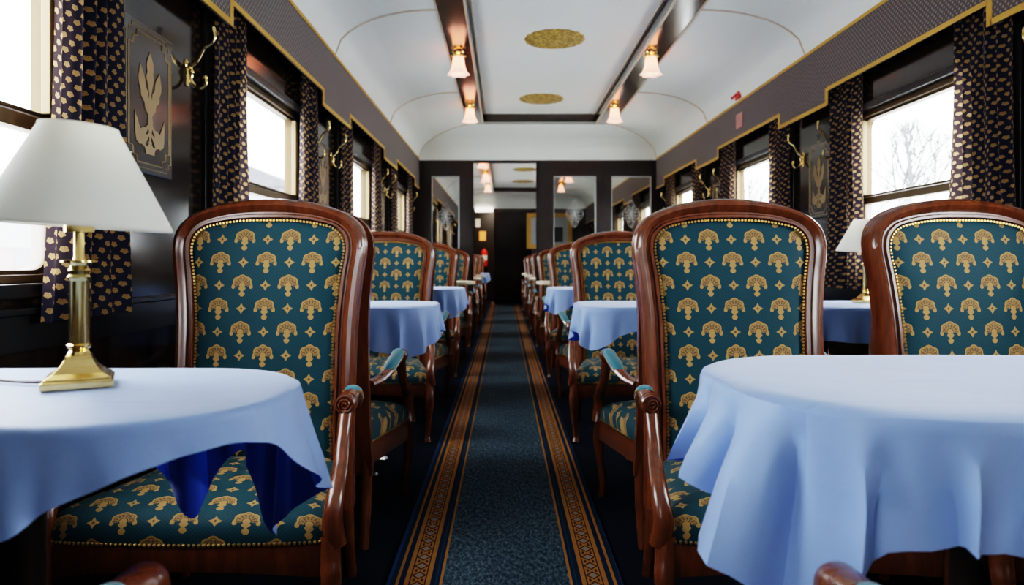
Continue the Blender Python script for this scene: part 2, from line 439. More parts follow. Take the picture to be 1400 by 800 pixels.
m.box(-.385, .388, YP - .012, YP + .06, 2.11, 2.122)
struct('door_1', m, M['black'], smooth=False)
struct('trim_7', MB().box(-.235, .62, YE - .02, YE, .05, 2.06), M['lacquer'], smooth=False, bevel=.006)
def etched(cx, cz, y, hw, hh):
    m = MB(); L = []
    for k in range(12):
        a = 2 * PI * k / 12; l = 1 if k % 3 == 0 else .68
        tip = (math.cos(a) * hw * l, math.sin(a) * hh * l)
        for sgn in (-1, 1):
            b = a + sgn * .28
            L.append([(0, 0), (math.cos(b) * hw * l * .55, math.sin(b) * hh * l * .55), tip])
    for rr in (.42, .8):
        L.append([(hw * rr * math.cos(q) * (1 + .18 * math.cos(4 * q)), hh * rr * math.sin(q) * (1 + .18 * math.cos(4 * q))) for q in [2 * PI * i / 40 for i in range(41)]])
    for pl in L:
        pts = cr([(cx + a, y, cz + b) for a, b in pl], 4) if len(pl) < 5 else [(cx + a, y, cz + b) for a, b in pl]
        m.tube(pts, .0022, 4)
    return m
for i, (a, b) in enumerate(GP):
    w = empty(f'window_{20 + i}'); w['kind'] = 'structure'
    MB().box(a, b, YP + .02, YP + .026, 1.0, 1.95).build('glass_pane', M['partglass'], w, smooth=False)
    etched((a + b) / 2, 1.47 if i == 0 else 1.5, YP + .016, .11, .17).build('etched_ornament', M['etch'], w)
    fr = MB()
    for (x0, x1, z0, z1) in ((a, a + .008, 1, 1.95), (b - .014, b, 1, 1.95), (a, b, 1, 1.014), (a, b, 1.936, 1.95)): fr.box(x0, x1, YP - .006, YP + .018, z0, z1)
    fr.build('bevelled_edge', M['mirror'], w, smooth=False)

# ceilings -----------------------------------------------------------------
BZ = 2.44
def ceiling(ya, yb, nm, tn, ybeam0, ybeam1, nb):
    ox0, ox1 = VL - .016, VR + .016; ix0, ix1 = -.41, 1.18
    K = 14; vs = []; fs = []
    def rect(t):
        return ox0 + (ix0 - ox0) * t, ox1 + (ix1 - ox1) * t, ya + (ybeam0 - ya) * t, yb + (ybeam1 - yb) * t
    for k in range(K + 1):
        t = k / K; x0, x1, y0, y1 = rect(t); e = 2.1
        z = 2.14 + (BZ - 2.14) * (1 - (1 - t) ** e) ** (1 / e)
        vs += [(x0, y0, z), (x1, y0, z), (x1, y1, z), (x0, y1, z)]
    for k in range(K):
        for i in range(4):
            j = (i + 1) % 4; fs.append((4 * k + i, 4 * k + j, 4 * k + 4 + j, 4 * k + 4 + i))
    o = struct(nm, MB().add(vs, fs), M['ceil'])
    for p in o.data.polygons: p.use_smooth = True
    o.data.set_sharp_from_angle(angle=math.radians(30))
    # recessed middle panel
    bi0, bi1 = -.225, .985
    struct(nm + '.001', MB().box(-.42, 1.19, ybeam0 - .02, ybeam1 + .02, 2.52, 2.56), M['ceil'], smooth=False)
    t = MB()
    t.box(ix0 - .005, bi0, ybeam0, ybeam1, BZ - .004, 2.53); t.box(bi1, ix1 + .005, ybeam0, ybeam1, BZ - .004, 2.53)
    t.box(bi0, bi1, ybeam1 - .15, ybeam1, BZ - .004, 2.53); t.box(bi0, bi1, ybeam0, ybeam0 + .15, BZ - .004, 2.53)
    struct(f'trim_{tn}', t, M['beam'], smooth=False, bevel=.006)
    t = MB()
    for x in (bi0 - .018, bi1 + .004): t.box(x, x + .014, ybeam0 + .1, ybeam1 - .1, BZ - .012, BZ)
    for x in (bi0 + .012, bi1 - .02): t.box(x, x + .008, ybeam0 + .1, ybeam1 - .1, 2.512, 2.53)
    for x in (ix0 - .006, ix1 - .004): t.box(x, x + .010, ybeam0, ybeam1, BZ - .010, BZ)
    struct(f'trim_{tn + 1}', t, M['rib'], smooth=False)
    # ribs on the vault
    t = MB()
    def rib(pts): t.tube(pts, .006, 5)
    for yy in nb:
        for side in (0, 1):
            pts = []
            for k in range(K + 1):
                u = k / K; x0, x1, _, _ = rect(u); z = 2.14 + (BZ - 2.14) * (1 - (1 - u) ** 2.1) ** (1 / 2.1)
                pts.append(((x0, x1)[side], yy, z - .003))
            rib(pts)
    for ci in ((0, 3), (1, 3)):
        pts = []
        for k in range(K + 1):
            u = k / K; x0, x1, y0, y1 = rect(u); z = 2.14 + (BZ - 2.14) * (1 - (1 - u) ** 2.1) ** (1 / 2.1)
            pts.append(((x0, x1)[ci[0]], y1, z - .003))
        rib(pts)
    struct(f'trim_{tn + 2}', t, M['rib'])
ceiling(Y0, YP, 'ceiling', 10, Y0 + .65, 7.65, [.25, 2.24, 4.2, 6.22])
ceiling(YP + .05, YE, 'ceiling.002', 14, YP + .7, YE - .65, [10.2, 12.2, 14.2])
struct('ceiling_light_block', MB().box(-1.25, 2.05, Y0 - .1, 17.1, 2.60, 2.64), M['lacquer_soft'], smooth=False)  # unseen slab added over the vaults to stop daylight leaking in
struct('ceiling.004', MB().box(-1.3, 2.1, YE, 17.1, 2.3, 2.35), M['lacquer_soft'], smooth=False)

# ------------------------------------------------------------------ pelmets
def pelmet(side, ya, yb, label):
    s = -1 if side == 'left' else 1; xf = VL if s < 0 else VR; xb = xf + s * .012
    hi, lo = 1.875, 1.795; st = []       # (y, z)
    for c in WC:
        a, b = c - .65, c + .65
        if b <= ya or a >= yb: continue
        a, b = max(a, ya), min(b, yb)
        if a > ya: st += [(a - .012, lo - .006), (a, hi)]
        else: st += [(ya, hi)]
        st += [(b, hi - .004), (b + .012, lo)] if b < yb else [(yb, hi)]
    if st[0][0] > ya: st.insert(0, (ya, lo))
    if st[-1][0] < yb: st.append((yb, lo))
    root = empty('pelmet', (0, 0, 0), 0, label, 'pelmet', 'stepped pelmets above the windows')
    m = MB(); top = 2.155; vs = []; n = len(st)
    for x in (xf, xb):
        for y, z in st: vs += [(x, y, z), (x, y, top)]
    fs = []
    for i in range(n - 1):
        a = 2 * i; fs += [(a, a + 2, a + 3, a + 1), (2 * n + a, 2 * n + a + 1, 2 * n + a + 3, 2 * n + a + 2), (a, 2 * n + a, 2 * n + a + 2, a + 2)]
    m.add(vs, fs)
    xw_ = XL if s < 0 else XR
    for c in WC:
        for d in (-.9, .9):
            if ya + .05 < c + d < yb - .05: m.box(*sorted((xb, xw_ - s * .0005)), c + d - .01, c + d + .01, 2.06, 2.08)
    m.build('pelmet_board', M['valance'], root, smooth=False)
    g = MB(); w = .017
    for (y1, z1), (y2, z2) in zip(st, st[1:]):
        x0, x1 = sorted((xf - s * .003, xf + s * .002))
        if abs(z2 - z1) > .03: g.box(x0, x1, min(y1, y2) - w / 2, max(y1, y2) + w / 2, min(z1, z2), max(z1, z2) + w)
        else: g.box(x0, x1, y1, y2, min(z1, z2), max(z1, z2) + w)
    g.box(*sorted((xf - s * .004, xf + s * .002)), ya, yb, top - .012, top + .006)
    g.build('gold_braid', M['goldtrim'], root, smooth=False)
pelmet('left', Y0 + .01, YP - .004, 'grey woven stepped pelmet with gold braid along the left wall above the near windows')
pelmet('right', Y0 + .01, YP - .004, 'grey woven stepped pelmet with gold braid along the right wall above the near windows')
pelmet('left', YP + .055, YE - .004, 'left wall pelmet of the room behind the glazed partition')
pelmet('right', YP + .055, YE - .004, 'right wall pelmet of the room behind the glazed partition')

# ------------------------------------------------------------------ curtains
def curtain_mesh(side, near):
    s = -1 if side == 'left' else 1
    NU, NV = 90, 14; vs = []; uvs = []
    for j in range(NV + 1):
        v = j / NV; z = 1.90 - 1.135 * v
        wid = .33 + .09 * v ** 1.3
        for i in range(NU + 1):
            u = i / NU
            y = (u - .5) * wid + .012 * math.sin(3 * v + u * 4)
            ph = u * 2 * PI * 5 + .5 * math.sin(u * 9 + (0 if near else 2))
            amp = .019 * (.75 + .25 * v)
            x = amp * math.sin(ph) + .004 * math.sin(ph * 2.3 + v * 3)
            vs.append((x, y, z)); uvs.append((u * .62, z))
    W = NU + 1
    fs = [(j * W + i, j * W + i + 1, (j + 1) * W + i + 1, (j + 1) * W + i) for j in range(NV) for i in range(NU)]
    me = bpy.data.meshes.new('curtain'); me.from_pydata(vs, [], fs); me.materials.append(M['curtain'])
    ul = me.uv_layers.new(name='UVMap')
    for l in me.loops: ul.data[l.index].uv = uvs[l.vertex_index]
    me.polygons.foreach_set('use_smooth', [True] * len(me.polygons))
    return me
cm = {(sd, nr): curtain_mesh(sd, nr) for sd in ('left', 'right') for nr in (0, 1)}
for side in ('left', 'right'):
    xc = VL - .042 if side == 'left' else VR + .042
    for k, c in enumerate(WC):
        if k == 0: continue
        for nr, d in ((1, -.545), (0, .53)):
            o = bpy.data.objects.new('curtain', cm[(side, nr)]); COL.objects.link(o); o.location = (xc, c + d, 0)
            edge = 'nearer' if nr else 'farther'
            tag(o, f'navy and gold curtain on the {edge} side of the {ORD[k - 1]} {side}-wall window from the front', 'curtain', 'navy curtains with gold motifs')

# ------------------------------------------------------------------ inlay panels and coat hooks
def leaf(pts, m, dx=0):
    n = len(pts); m.add([(0, y, z) for y, z in pts] + [(.0015, y, z) for y, z in pts], [tuple(range(n)), tuple(range(n, 2 * n))[::-1]] + [(i, (i + 1) % n, n + (i + 1) % n, n + i) for i in range(n)])
def leafshape(bx, bz, tx, tz, w, bend=0, n=8):
    """leaf from base to tip with bulge and side bend"""
    A = Vector((bx, bz)); B = Vector((tx, tz)); D = B - A; Nn = Vector((-D.y, D.x)).normalized()
    l = []; r = []
    for i in range(n + 1):
        t = i / n; c = A + D * t + Nn * bend * math.sin(PI * t); h = w * math.sin(PI * min(t * .85 + .08, 1)) * (1 + .22 * math.cos(t * 18)) if t < 1 else 0
        l.append(tuple(c + Nn * h)); r.append(tuple(c - Nn * h))
    return l + r[::-1][1:]
inlay = MB()
for a in [(0, .02, 0, .15, .021, 0), (.004, -.03, .058, .10, .020, -.012), (-.004, -.03, -.058, .10, .020, .012), (.004, -.07, .088, -.045, .026, -.062), (-.004, -.07, -.088, -.045, .026, .062),
          (.003, -.10, .066, -.085, .018, -.035), (-.003, -.10, -.066, -.085, .018, .035), (.002, -.13, .038, -.135, .011, -.02), (-.002, -.13, -.038, -.135, .011, .02), (0, -.13, 0, .04, .013, 0), (.002, -.05, .03, .03, .012, -.008), (-.002, -.05, -.03, .03, .012, .008)]:
    leaf(leafshape(*a), inlay)
leaf([(-.028, -.165), (.028, -.165), (.020, -.152), (.009, -.15), (.009, -.125), (-.009, -.125), (-.009, -.15), (-.020, -.152)], inlay)
def border(hy, hz, r):
    pts = []
    for sy, sz in ((1, 1), (-1, 1), (-1, -1), (1, -1)):
        q = [(sy * hy, sz * (hz - r)), (sy * (hy - r * .45), sz * (hz - r)), (sy * (hy - r * .55), sz * (hz - r * .5)), (sy * (hy - r), sz * (hz - r * .4)), (sy * (hy - r), sz * hz)]
        pts += q if sy * sz > 0 else q[::-1]
    return pts + [pts[0]]
pts = border(.120, .195, .045); inlay.tube([(.0, y, z) for y, z in pts], .0028, 4)
pts = border(.133, .210, .03); inlay.tube([(.0, y, z) for y, z in pts], .0016, 4)
pr = empty('inlaid_panel', (XL, 2.13, 1.40), 0, 'x', 'wall panel', 'inlaid wall panels between windows')
MB().box(0.0, .012, -.145, .145, -.225, .225).build('board', M['panel'], pr, smooth=False, bevel=.004)
il = inlay.build('gold_inlay', M['inlay'], pr, smooth=False); il.location = (.0125, 0, 0)
hookr = empty('coat_hook', (XL, 0, 0), 0, 'x', 'coat hook', 'brass coat hooks on the window piers')
m = MB().lathe([(.001, 0), (.018, 0), (.018, .004), (.012, .008), (.001, .009)], (0, 0, .03), 14, 'x'); m.box(0, .005, -.010, .010, -.045, .03)
m.build('wall_plate', M['brass'], hookr)
m = MB()
m.tube(cr([(.002, 0, .03), (.018, 0, .026), (.04, 0, .045), (.062, 0, .085), (.088, 0, .105), (.098, 0, .125), (.094, 0, .15)], 5), [.008] * 10 + [.0065] * 12 + [.006] * 6 + [.008] * 3, 8)
m.ball((.093, 0, .152), .0095)
m.build('upper_arm', M['brass'], hookr)
m = MB(); m.tube(cr([(.012, 0, .03), (.018, 0, .0), (.016, 0, -.025), (.034, 0, -.048), (.055, 0, -.052), (.068, 0, -.035), (.066, 0, -.018)], 5), .0065, 8); m.ball((.066, 0, -.016), .009); m.ball((.017, 0, .003), .011)
m.build('lower_arm', M['brass'], hookr)
firstp = firsth = True
for side in ('left', 'right'):
    xw = XL if side == 'left' else XR; rz = 0 if side == 'left' else PI
    piers = [2.14 + P * k for k in range(0, 7)]
    for k, y in enumerate(piers):
        if not (YP - .3 < y < YP + .3):
            lb = f'dark lacquer panel with gold flower inlay on the {ORD[k]} pier of the {side} wall'
            if firstp: pr['label'] = lb; firstp = False
            else: dup(pr, (xw, y + .02, 1.40), rz, lb)
        for d, w in ((-.155, 'nearer'), (.26, 'farther')):
            if YP - .12 < y + d < YP + .15: continue
            lb = f'double brass coat hook on the {w} side of the {ORD[k]} {side}-wall pier'
            if k == 0 and w == 'nearer' and side == 'left': continue
            if firsth: hookr.location = (xw, y + d, 1.56); hookr['label'] = lb; firsth = False
            else: dup(hookr, (xw, y + d, 1.56), rz, lb)

# ------------------------------------------------------------------ armchair
def ybk(z): return .175 + .085 * (z - .33) / .76
OUT = [(.262, .22), (.256, .40), (.256, .60), (.259, .74), (.270, .86), (.279, .93), (.2785, .97), (.270, 1.0), (.255, 1.022), (.222, 1.048), (.154, 1.074), (.08, 1.087), (0, 1.092)]
INN = [(.207, .22), (.199, .40), (.199, .60), (.201, .74), (.211, .86), (.2215, .93), (.221, .962), (.214, .983), (.199, 1.0), (.178, 1.012), (.130, 1.023), (.07, 1.030), (0, 1.031)]
def hoop(tab): return [(x, z) for x, z in tab] + [(-x, z) for x, z in tab[::-1][1:]]
def chair(loc, label):
    root = empty('armchair', loc, 0, label, 'armchair', 'carved armchairs in teal palmette fabric')
    # --- back frame (front moulding swept round the hoop)
    ho = cr([(x, 0, z) for x, z in hoop(OUT)], 4); hi = cr([(x, 0, z) for x, z in hoop(INN)], 4)
    prof = [(0, -.036), (0, .006), (.08, .014), (.2, .014), (.26, .006), (.34, .006), (.48, .018), (.66, .025), (.84, .020), (.96, .006), (1, -.008), (1, -.036)]
    n = len(prof); vs = []
    for a, b in zip(hi, ho):
        for u, w in prof:
            p = a.lerp(b, u); vs.append((p.x, ybk(p.z) - w, p.z))
    fs = [(k * n + i, k * n + (i + 1) % n, (k + 1) * n + (i + 1) % n, (k + 1) * n + i) for k in range(len(hi) - 1) for i in range(n)]
    fs += [tuple(range(n)), tuple((len(hi) - 1) * n + i for i in range(n))[::-1]]
    m = MB().add(vs, fs)
    m.box(-.205, .205, ybk(.3) - .006, ybk(.3) + .034, .25, .335)
    m.build('back_frame', M['wood'], root)
    # --- upholstered back panels
    def pan(sign, y_off, name, bulge):
        outl = [p for p in hi if p.z > .335]
        outl = [Vector((outl[0].x, 0, .335))] + outl + [Vector((outl[-1].x, 0, .335))]
        bot = [Vector((x, 0, .335)) for x in (-.13, -.065, 0, .065, .13)]
        outl += bot; c = Vector((0, 0, .68)); R = 12; vs = [(0, ybk(.68) + y_off - sign * bulge, .68)]; L = len(outl)
        for r in range(1, R + 1):
            t = (r / R) ** .8
            for p in outl:
                q = c.lerp(p, t); vs.append((q.x, ybk(q.z) + y_off - sign * bulge * (1 - t ** 5), q.z))
        fs = [(0, 1 + i, 1 + (i + 1) % L) for i in range(L)]
        fs += [(1 + (r - 1) * L + i, 1 + r * L + i, 1 + r * L + (i + 1) % L, 1 + (r - 1) * L + (i + 1) % L) for r in range(1, R) for i in range(L)]
        MB().add(vs, fs).build(name, M['fabric'], root, uvf=lambda p: (p.x, p.z - .905), solid=0)
        return outl
    outl = pan(1, .0, 'backrest', .020)
    pan(-1, .034, 'back_cover', .006)
    # --- brass nails round the back, both faces, and round the seat
    def resample(pts, d, closed=True):
        out = []; acc = 0; L = len(pts)
        for i in range(L if closed else L - 1):
            a, b = pts[i], pts[(i + 1) % L]; l = (b - a).length
            while acc < l: out.append(a.lerp(b, acc / l)); acc += d
            acc -= l
        return out
    m = MB()
    c = Vector((0, 0, .68))
    for p in resample(outl, .0098):
        q = p + (c - p).normalized() * .004
        m.ball((q.x, ybk(q.z) - .010, q.z), .0042, 6, 3)
    m.build('back_nail_trim', M['nail'], root); m = MB()
    for p in resample(outl, .016):
        q = p + (c - p).normalized() * .006; m.ball((q.x, ybk(q.z) + .040, q.z), .004, 5, 3)
    m.build('rear_nail_trim', M['nail'], root); m = MB()
    # --- seat outline
    def so(inset=0):
        hw0, hw1 = .313 - inset, .225 - inset; y0, y1 = -.285 + inset, .165
        pts = [(-hw1, y1), (-hw0 + .01, y0 + .08), (-hw0, y0 + .03), (-hw0 + .03, y0 + .003), (-.15, y0 - .012), (0, y0 - .018), (.15, y0 - .012), (hw0 - .03, y0 + .003), (hw0, y0 + .03), (hw0 - .01, y0 + .08), (hw1, y1)]
        return [Vector((p.x, p.y, 0)) for p in cr([(a, b, 0) for a, b in pts], 5)]
    line = so(-.001)
    for p in resample(line, .0105, False): m.ball((p.x, p.y, .303), .0042, 6, 3)
    m.build('seat_nail_trim', M['nail'], root)
    # --- seat cushion
    o = so(.003); L = len(o); c = Vector((0, -.06, 0)); vs = []; prof = [(1, .296), (1.005, .315), (.99, .338), (.955, .352), (.88, .366), (.7, .382), (.45, .391), (.2, .394)]
    for t, z in prof:
        for p in o: q = c.lerp(p, t); vs.append((q.x, q.y, z))
    vs.append((0, -.06, .395))
    fs = [(k * L + i, k * L + (i + 1) % L, (k + 1) * L + (i + 1) % L, (k + 1) * L + i) for k in range(len(prof) - 1) for i in range(L)]
    fs += [((len(prof) - 1) * L + i, (len(prof) - 1) * L + (i + 1) % L, len(vs) - 1) for i in range(L)]
    MB().add(vs, fs).build('seat', M['fabric'], root, uvf=lambda p: (p.x + .066, p.y * 1.05 + (p.z - .38) * .9))
    # --- seat frame
    oo = so(0.0); ii = so(.03); vs = []
    def low(p): return .225 + .022 * math.cos(min(abs(p.x) / .3, 1) * PI / 2) * (1 if p.y < -.25 else .5)
    for p, q in zip(oo, ii): vs += [(p.x, p.y, .298), (p.x * 1.01, p.y * 1.012, .27), (p.x, p.y, low(p)), (q.x, q.y, low(p)), (q.x, q.y, .298)]
    fs = [(5 * k + i, 5 * k + (i + 1) % 5, 5 * k + 5 + (i + 1) % 5, 5 * k + 5 + i) for k in range(len(oo) - 1) for i in range(5)]
    m = MB().add(vs, fs); m.box(-.22, .22, .14, .175, .235, .297)
    m.build('seat_frame', M['wood'], root)
    for s in (-1, 1):
        X = lambda x: s * x
        # front leg, cabriole
        pts = cr([(X(.303), -.262, .31), (X(.307), -.27, .262), (X(.311), -.280, .22), (X(.308), -.276, .15), (X(.300), -.262, .08), (X(.297), -.262, .03), (X(.301), -.275, .0)], 5)
        rad = [lerp([(0, .019), (.03, .015), (.08, .0145), (.15, .017), (.22, .023), (.27, .024), (.3, .024)], max(p.z, 0)) for p in pts]
        MB().tube(pts, rad, 12).build('leg', M['wood'], root)
        pts = cr([(X(.234), .178, .31), (X(.236), .185, .2), (X(.238), .205, .1), (X(.24), .235, .0)], 5)
        MB().tube(pts, [lerp([(0, .018), (.3, .026)], p.z) for p in pts], 10).build('leg', M['wood'], root)
        # arm support rising from the front leg to the volute
        m = MB()
        pts = cr([(X(.316), -.262, .29), (X(.311), -.268, .345), (X(.314), -.245, .395), (X(.311), -.19, .44), (X(0.306), -.148, .485), (X(0.306), -.122, .53), (X(0.306), -.108, .56)], 5)
        m.tube(pts, [lerp([(.29, .024), (.345, .022), (.42, .0185), (.5, .0155), (.56, .017)], p.z) for p in pts], 12, 1.05, .95)
        m.build('arm_support', M['wood'], root)
        m = MB()
        m.lathe([(.012, -.030), (.020, -.028), (.0245, -.020), (.0245, .016), (.022, .022), (.0195, .0225), (.018, .0195), (.001, .0195)], (X(0.306), -.108, .566), 20, 'y')
        sp = [(X(0.306) + s * (.003 + .0145 * k / 30) * math.cos(k * .42), -.131, .566 + (.003 + .0145 * k / 30) * math.sin(k * .42)) for k in range(31)]
        m.tube(sp, .0028, 5)
        pts = cr([(X(0.306), -.10, .575), (X(.307), -.06, .578), (X(.303), -.01, .563), (X(.290), .06, .538), (X(.270), .12, .518), (X(.248), .185, .512)], 6)
        m.tube(pts, [.020, .020, .0195, .019, .0185, .018, .018] + [.019] * 12 + [.018] * 6 + [.017] * 6, 12, 1.1, .85)
        ar = m.build('armrest', M['wood'], root)
        q = pts[5:21]
        MB().tube([(p.x, p.y, p.z + .010) for p in q], [.008, .014, .018, .020] + [.021] * 8 + [.020, .018, .014, .008], 12, 1.05, .75).build('arm_pad', M['teal'], ar)
        m = MB()
        for kk, p in enumerate(q[1:-1]):
            for d in (-1, 1): m.ball((p.x + d * .0205, p.y, p.z + .008), .003, 5, 3)
        m.build('arm_nails', M['nail'], ar)
    return root
CX = {'l': -.685, 'r': .655, 'w': 1.343}
CD = {'l': 'left of the aisle', 'r': 'right beside the aisle', 'w': 'by the right windows'}
proto = None
YC, YA = 1.775, 2.425
FAR = {4, 5, 6}
for k in range(7):
    for key in ('l', 'r', 'w'):
        for face in ('c', 'a'):
            if face == 'a' and k == 3: y = YA + P * k + .02
            elif face == 'a' and k == 6: continue
            else: y = (YC if face == 'c' else YA) + P * k
            room = 'beyond the partition, ' if (y > YP) else ''
            what = 'facing the camera' if face == 'c' else 'turned away'
            loc = (CX[key], y, 0); jx = 0 if k == 0 else random.uniform(-.008, .008)
            loc = (CX[key] + jx * .5 + ({'l': 0, 'r': .022, 'w': .075}[key] if face == 'a' else 0), y, 0)
            lb = f'teal armchair {what}, {ORD[k]} from the front, {CD[key]}'
            if proto is None: proto = chair(loc, lb)
            else: dup(proto, loc, PI if face == 'a' else (.08 if k == 0 and key == 'w' else 0), lb)
dup(proto, (CX['l'] + .006, .60, 0), PI, 'armchair at the bottom left edge, only its wooden arm scroll showing')
dup(proto, (CX['r'] - .003, .60, 0), PI, 'armchair at the bottom right edge, only its wooden arm scroll showing')

# ------------------------------------------------------------------ tables and cloths
ZT = .725
def outline(x0, x1, y0, y1, r, n=160):
    pts = []
    w, h = x1 - x0 - 2 * r, y1 - y0 - 2 * r
    per = 2 * (w + h) + 2 * PI * r; arc = PI * r / 2
    for i in range(n):
        s = per * i / n
        segs = [(w, 'b'), (arc, 'c1'), (h, 'r'), (arc, 'c2'), (w, 't'), (arc, 'c3'), (h, 'l'), (arc, 'c4')]
        for L, nm in segs:
            if s <= L + 1e-9: break
            s -= L
        a = s / r
        if nm == 'b': p = (x0 + r + s, y0); q = (0, -1)
        elif nm == 'r': p = (x1, y0 + r + s); q = (1, 0)
        elif nm == 't': p = (x1 - r - s, y1); q = (0, 1)
        elif nm == 'l': p = (x0, y1 - r - s); q = (-1, 0)
        else:
            cx, cy, a0 = {'c1': (x1 - r, y0 + r, -PI / 2), 'c2': (x1 - r, y1 - r, 0), 'c3': (x0 + r, y1 - r, PI / 2), 'c4': (x0 + r, y0 + r, PI)}[nm]
            q = (math.cos(a0 + a), math.sin(a0 + a)); p = (cx + r * q[0], cy + r * q[1])
        pts.append((Vector(p), Vector(q)))
    return pts
def cloth_mesh(x0, x1, y0, y1, r, ctrl, fold=.014, nf=13, seed=0, flare=.22, fl=None):
    n = 360; O = outline(x0, x1, y0, y1, r, n)
    keys = []
    for (px, py, L) in ctrl:
        i = min(range(n), key=lambda i: (O[i][0] - Vector((px, py))).length_squared); keys.append((i, L))
    keys.sort()
    def hang(i):
        ks = [(keys[-1][0] - n, keys[-1][1])] + keys + [(keys[0][0] + n, keys[0][1])]
        return lerp(ks, i)
    Ls = [hang(i) for i in range(n)]
    Ls = [sum(Ls[(i + d) % n] for d in range(-3, 4)) / 7 for i in range(n)]
    c = Vector(((x0 + x1) / 2, (y0 + y1) / 2)); vs = [(c.x, c.y, ZT + .004)]; R = 10; Hn = 18
    rnd = random.Random(seed); phs = [rnd.uniform(0, 6) for _ in range(4)]
    # inner skeleton so rings stay parallel to the rim
    def inner(p):
        return Vector((min(max(p.x, x0 + r), x1 - r), c.y))
    for k in range(1, R + 1):
        t = k / R
        for i in range(n):
            p = inner(O[i][0]).lerp(O[i][0], t)
            vs.append((p.x, p.y, ZT + .004 + .0012 * noise.noise(Vector((p.x * 7, p.y * 7, seed))) - (.0015 if k == R else 0)))
    for k in range(1, Hn + 1):
        t = (k / Hn)
        for i in range(n):
            p, q = O[i]; d = t * Ls[i]; a = 2 * PI * i / n; flr = fl(p) if fl else flare
            # the cloth turns over the rim on a small radius and then falls
            rr = .012; out = rr * math.sin(min(d / rr, PI / 2)) if d < rr * PI / 2 else rr + (d - rr * PI / 2) * flr
            z = rr * (1 - math.cos(min(d / rr, PI / 2))) if d < rr * PI / 2 else rr + (d - rr * PI / 2) * .97
            th_ = nf * a + phs[0] + 1.6 * math.sin(5 * a + phs[1]) + 1.5 * d * math.sin(9 * a); w = (1 - 2 * abs(math.sin(th_ / 2)) ** 1.3) * (.75 + .35 * math.sin(7 * a + phs[3])) + .25 * math.sin(nf * 1.9 * a + phs[2])
            g = max(0, d - .02); am = fold * min(1, g / .10) * (1 + .4 * t) * min(1, Ls[i] / .14)
            out += am * w - am * .25
            tang = Vector((-q.y, q.x)) * am * .5 * math.cos(nf * a + phs[0] + t)
            pp = p + q * out + tang
            vs.append((pp.x, pp.y, ZT + .0025 - z))
    fs = [(0, 1 + (i + 1) % n, 1 + i)[::-1] for i in range(n)]
    T = R + Hn
    fs += [(1 + (k - 1) * n + i, 1 + k * n + i, 1 + k * n + (i + 1) % n, 1 + (k - 1) * n + (i + 1) % n) for k in range(1, T) for i in range(n)]
    return MB().add(vs, fs)
def rounded_slab(x0, x1, y0, y1, r, z0, z1):
    O = outline(x0, x1, y0, y1, r, 72); n = 72
    vs = [(p.x, p.y, z) for z in (z0, z1) for p, q in O]
    return MB().add(vs, [tuple(range(n))[::-1], tuple(range(n, 2 * n))] + [(i, (i + 1) % n, n + (i + 1) % n, n + i) for i in range(n)])
def table(x0, x1, y0, y1, r, label, bare=False, legs=None):
    t = empty('dining_table', ((x0 + x1) / 2, (y0 + y1) / 2, 0), 0, label, 'table', 'dining tables between facing armchairs')
    hx, hy = (x1 - x0) / 2, (y1 - y0) / 2
    rounded_slab(-hx, hx, -hy, hy, r, ZT - .028, ZT).build('tabletop', M['cream'] if bare else M['lacquer_soft'], t, bevel=.004)
    for lx in (legs or [0]):
        m = MB(); m.lathe([(.034, .035), (.03, .06), (.022, .10), (.022, .30), (.028, .34), (.022, .38), (.022, .64), (.04, .68), (.06, .695)], (lx, 0, 0), 16)
        m.build('pedestal', M['lacquer_soft'], t)
        m = MB()
        for a in range(4):
            an = PI / 4 + a * PI / 2
            m.tube(cr([(lx, 0, .05), (lx + .09 * math.cos(an), .09 * math.sin(an), .035), (lx + .17 * math.cos(an), .17 * math.sin(an), .016)], 4), .012, 8)
            m.ball((lx + .17 * math.cos(an), .17 * math.sin(an), .0165), .016, 10, 6)
        m.build('foot', M['chrome'], t)
    return t
def place_cloth(mesh_ob, loc, label):
    pass
LT = (-1.0, -.302, .745, 1.152, .185); RT = (.325, 1.76, .775, 1.315, .235)
table(*LT, 'dark pedestal table at the lower left, under the blue cloth that carries the brass lamp')
table(*RT, 'dark pedestal table at the lower right, hidden under the long blue cloth', legs=[-.35, .35])
cl = cloth_mesh(*LT, [(-.86, .745, .14), (-.62, .745, .140), (-.53, .745, .13), (-.47, .745, .09), (-.42, .76, .065), (-.37, .79, .05), (-.335, .83, .045), (-.31, .88, .06), (-.302, .925, .12), (-.302, .955, .135), (-.32, 1.04, .19), (-.35, 1.09, .25), (-.375, 1.12, .29), (-.41, 1.15, .17), (-.455, 1.152, .14),
                      (-.535, 1.152, .29), (-.61, 1.152, .14), (-.8, 1.152, .12), (-1, .95, .12)], fold=.010, nf=23, seed=3, fl=lambda p: .10 + .28 * max(0, 1 - ((p.x + .30) ** 2 + (p.y - .93) ** 2) / .012) - .15 * max(0, 1 - ((p.x + .37) ** 2 + (p.y - 1.12) ** 2) / .01))
tag(cl.build('tablecloth', M['cloth'], recalc=False), 'pale blue tablecloth on the near left table, short in front, brass lamp on top', 'tablecloth', 'blue tablecloths')
cl = cloth_mesh(*RT, [(.298, 1.12, .15), (.298, 1.03, .125), (.30, .98, .15), (.315, .93, .20), (.345, .86, .26), (.37, .83, .32), (.40, .81, .27), (.43, .795, .18), (.47, .78, .155), (.53, .775, .15), (.62, .775, .19), (.72, .775, .235), (.82, .775, .25), (.95, .775, .16), (1.3, .775, .14), (1.6, .775, .2), (1.76, 1.05, .15), (1.2, 1.315, .15), (.6, 1.315, .16), (.45, 1.29, .22)],
                fold=.026, nf=37, seed=5, fl=lambda p: .12 + .30 * max(0, 1 - ((p.x - .32) ** 2 + (p.y - 1.0) ** 2) / .03))
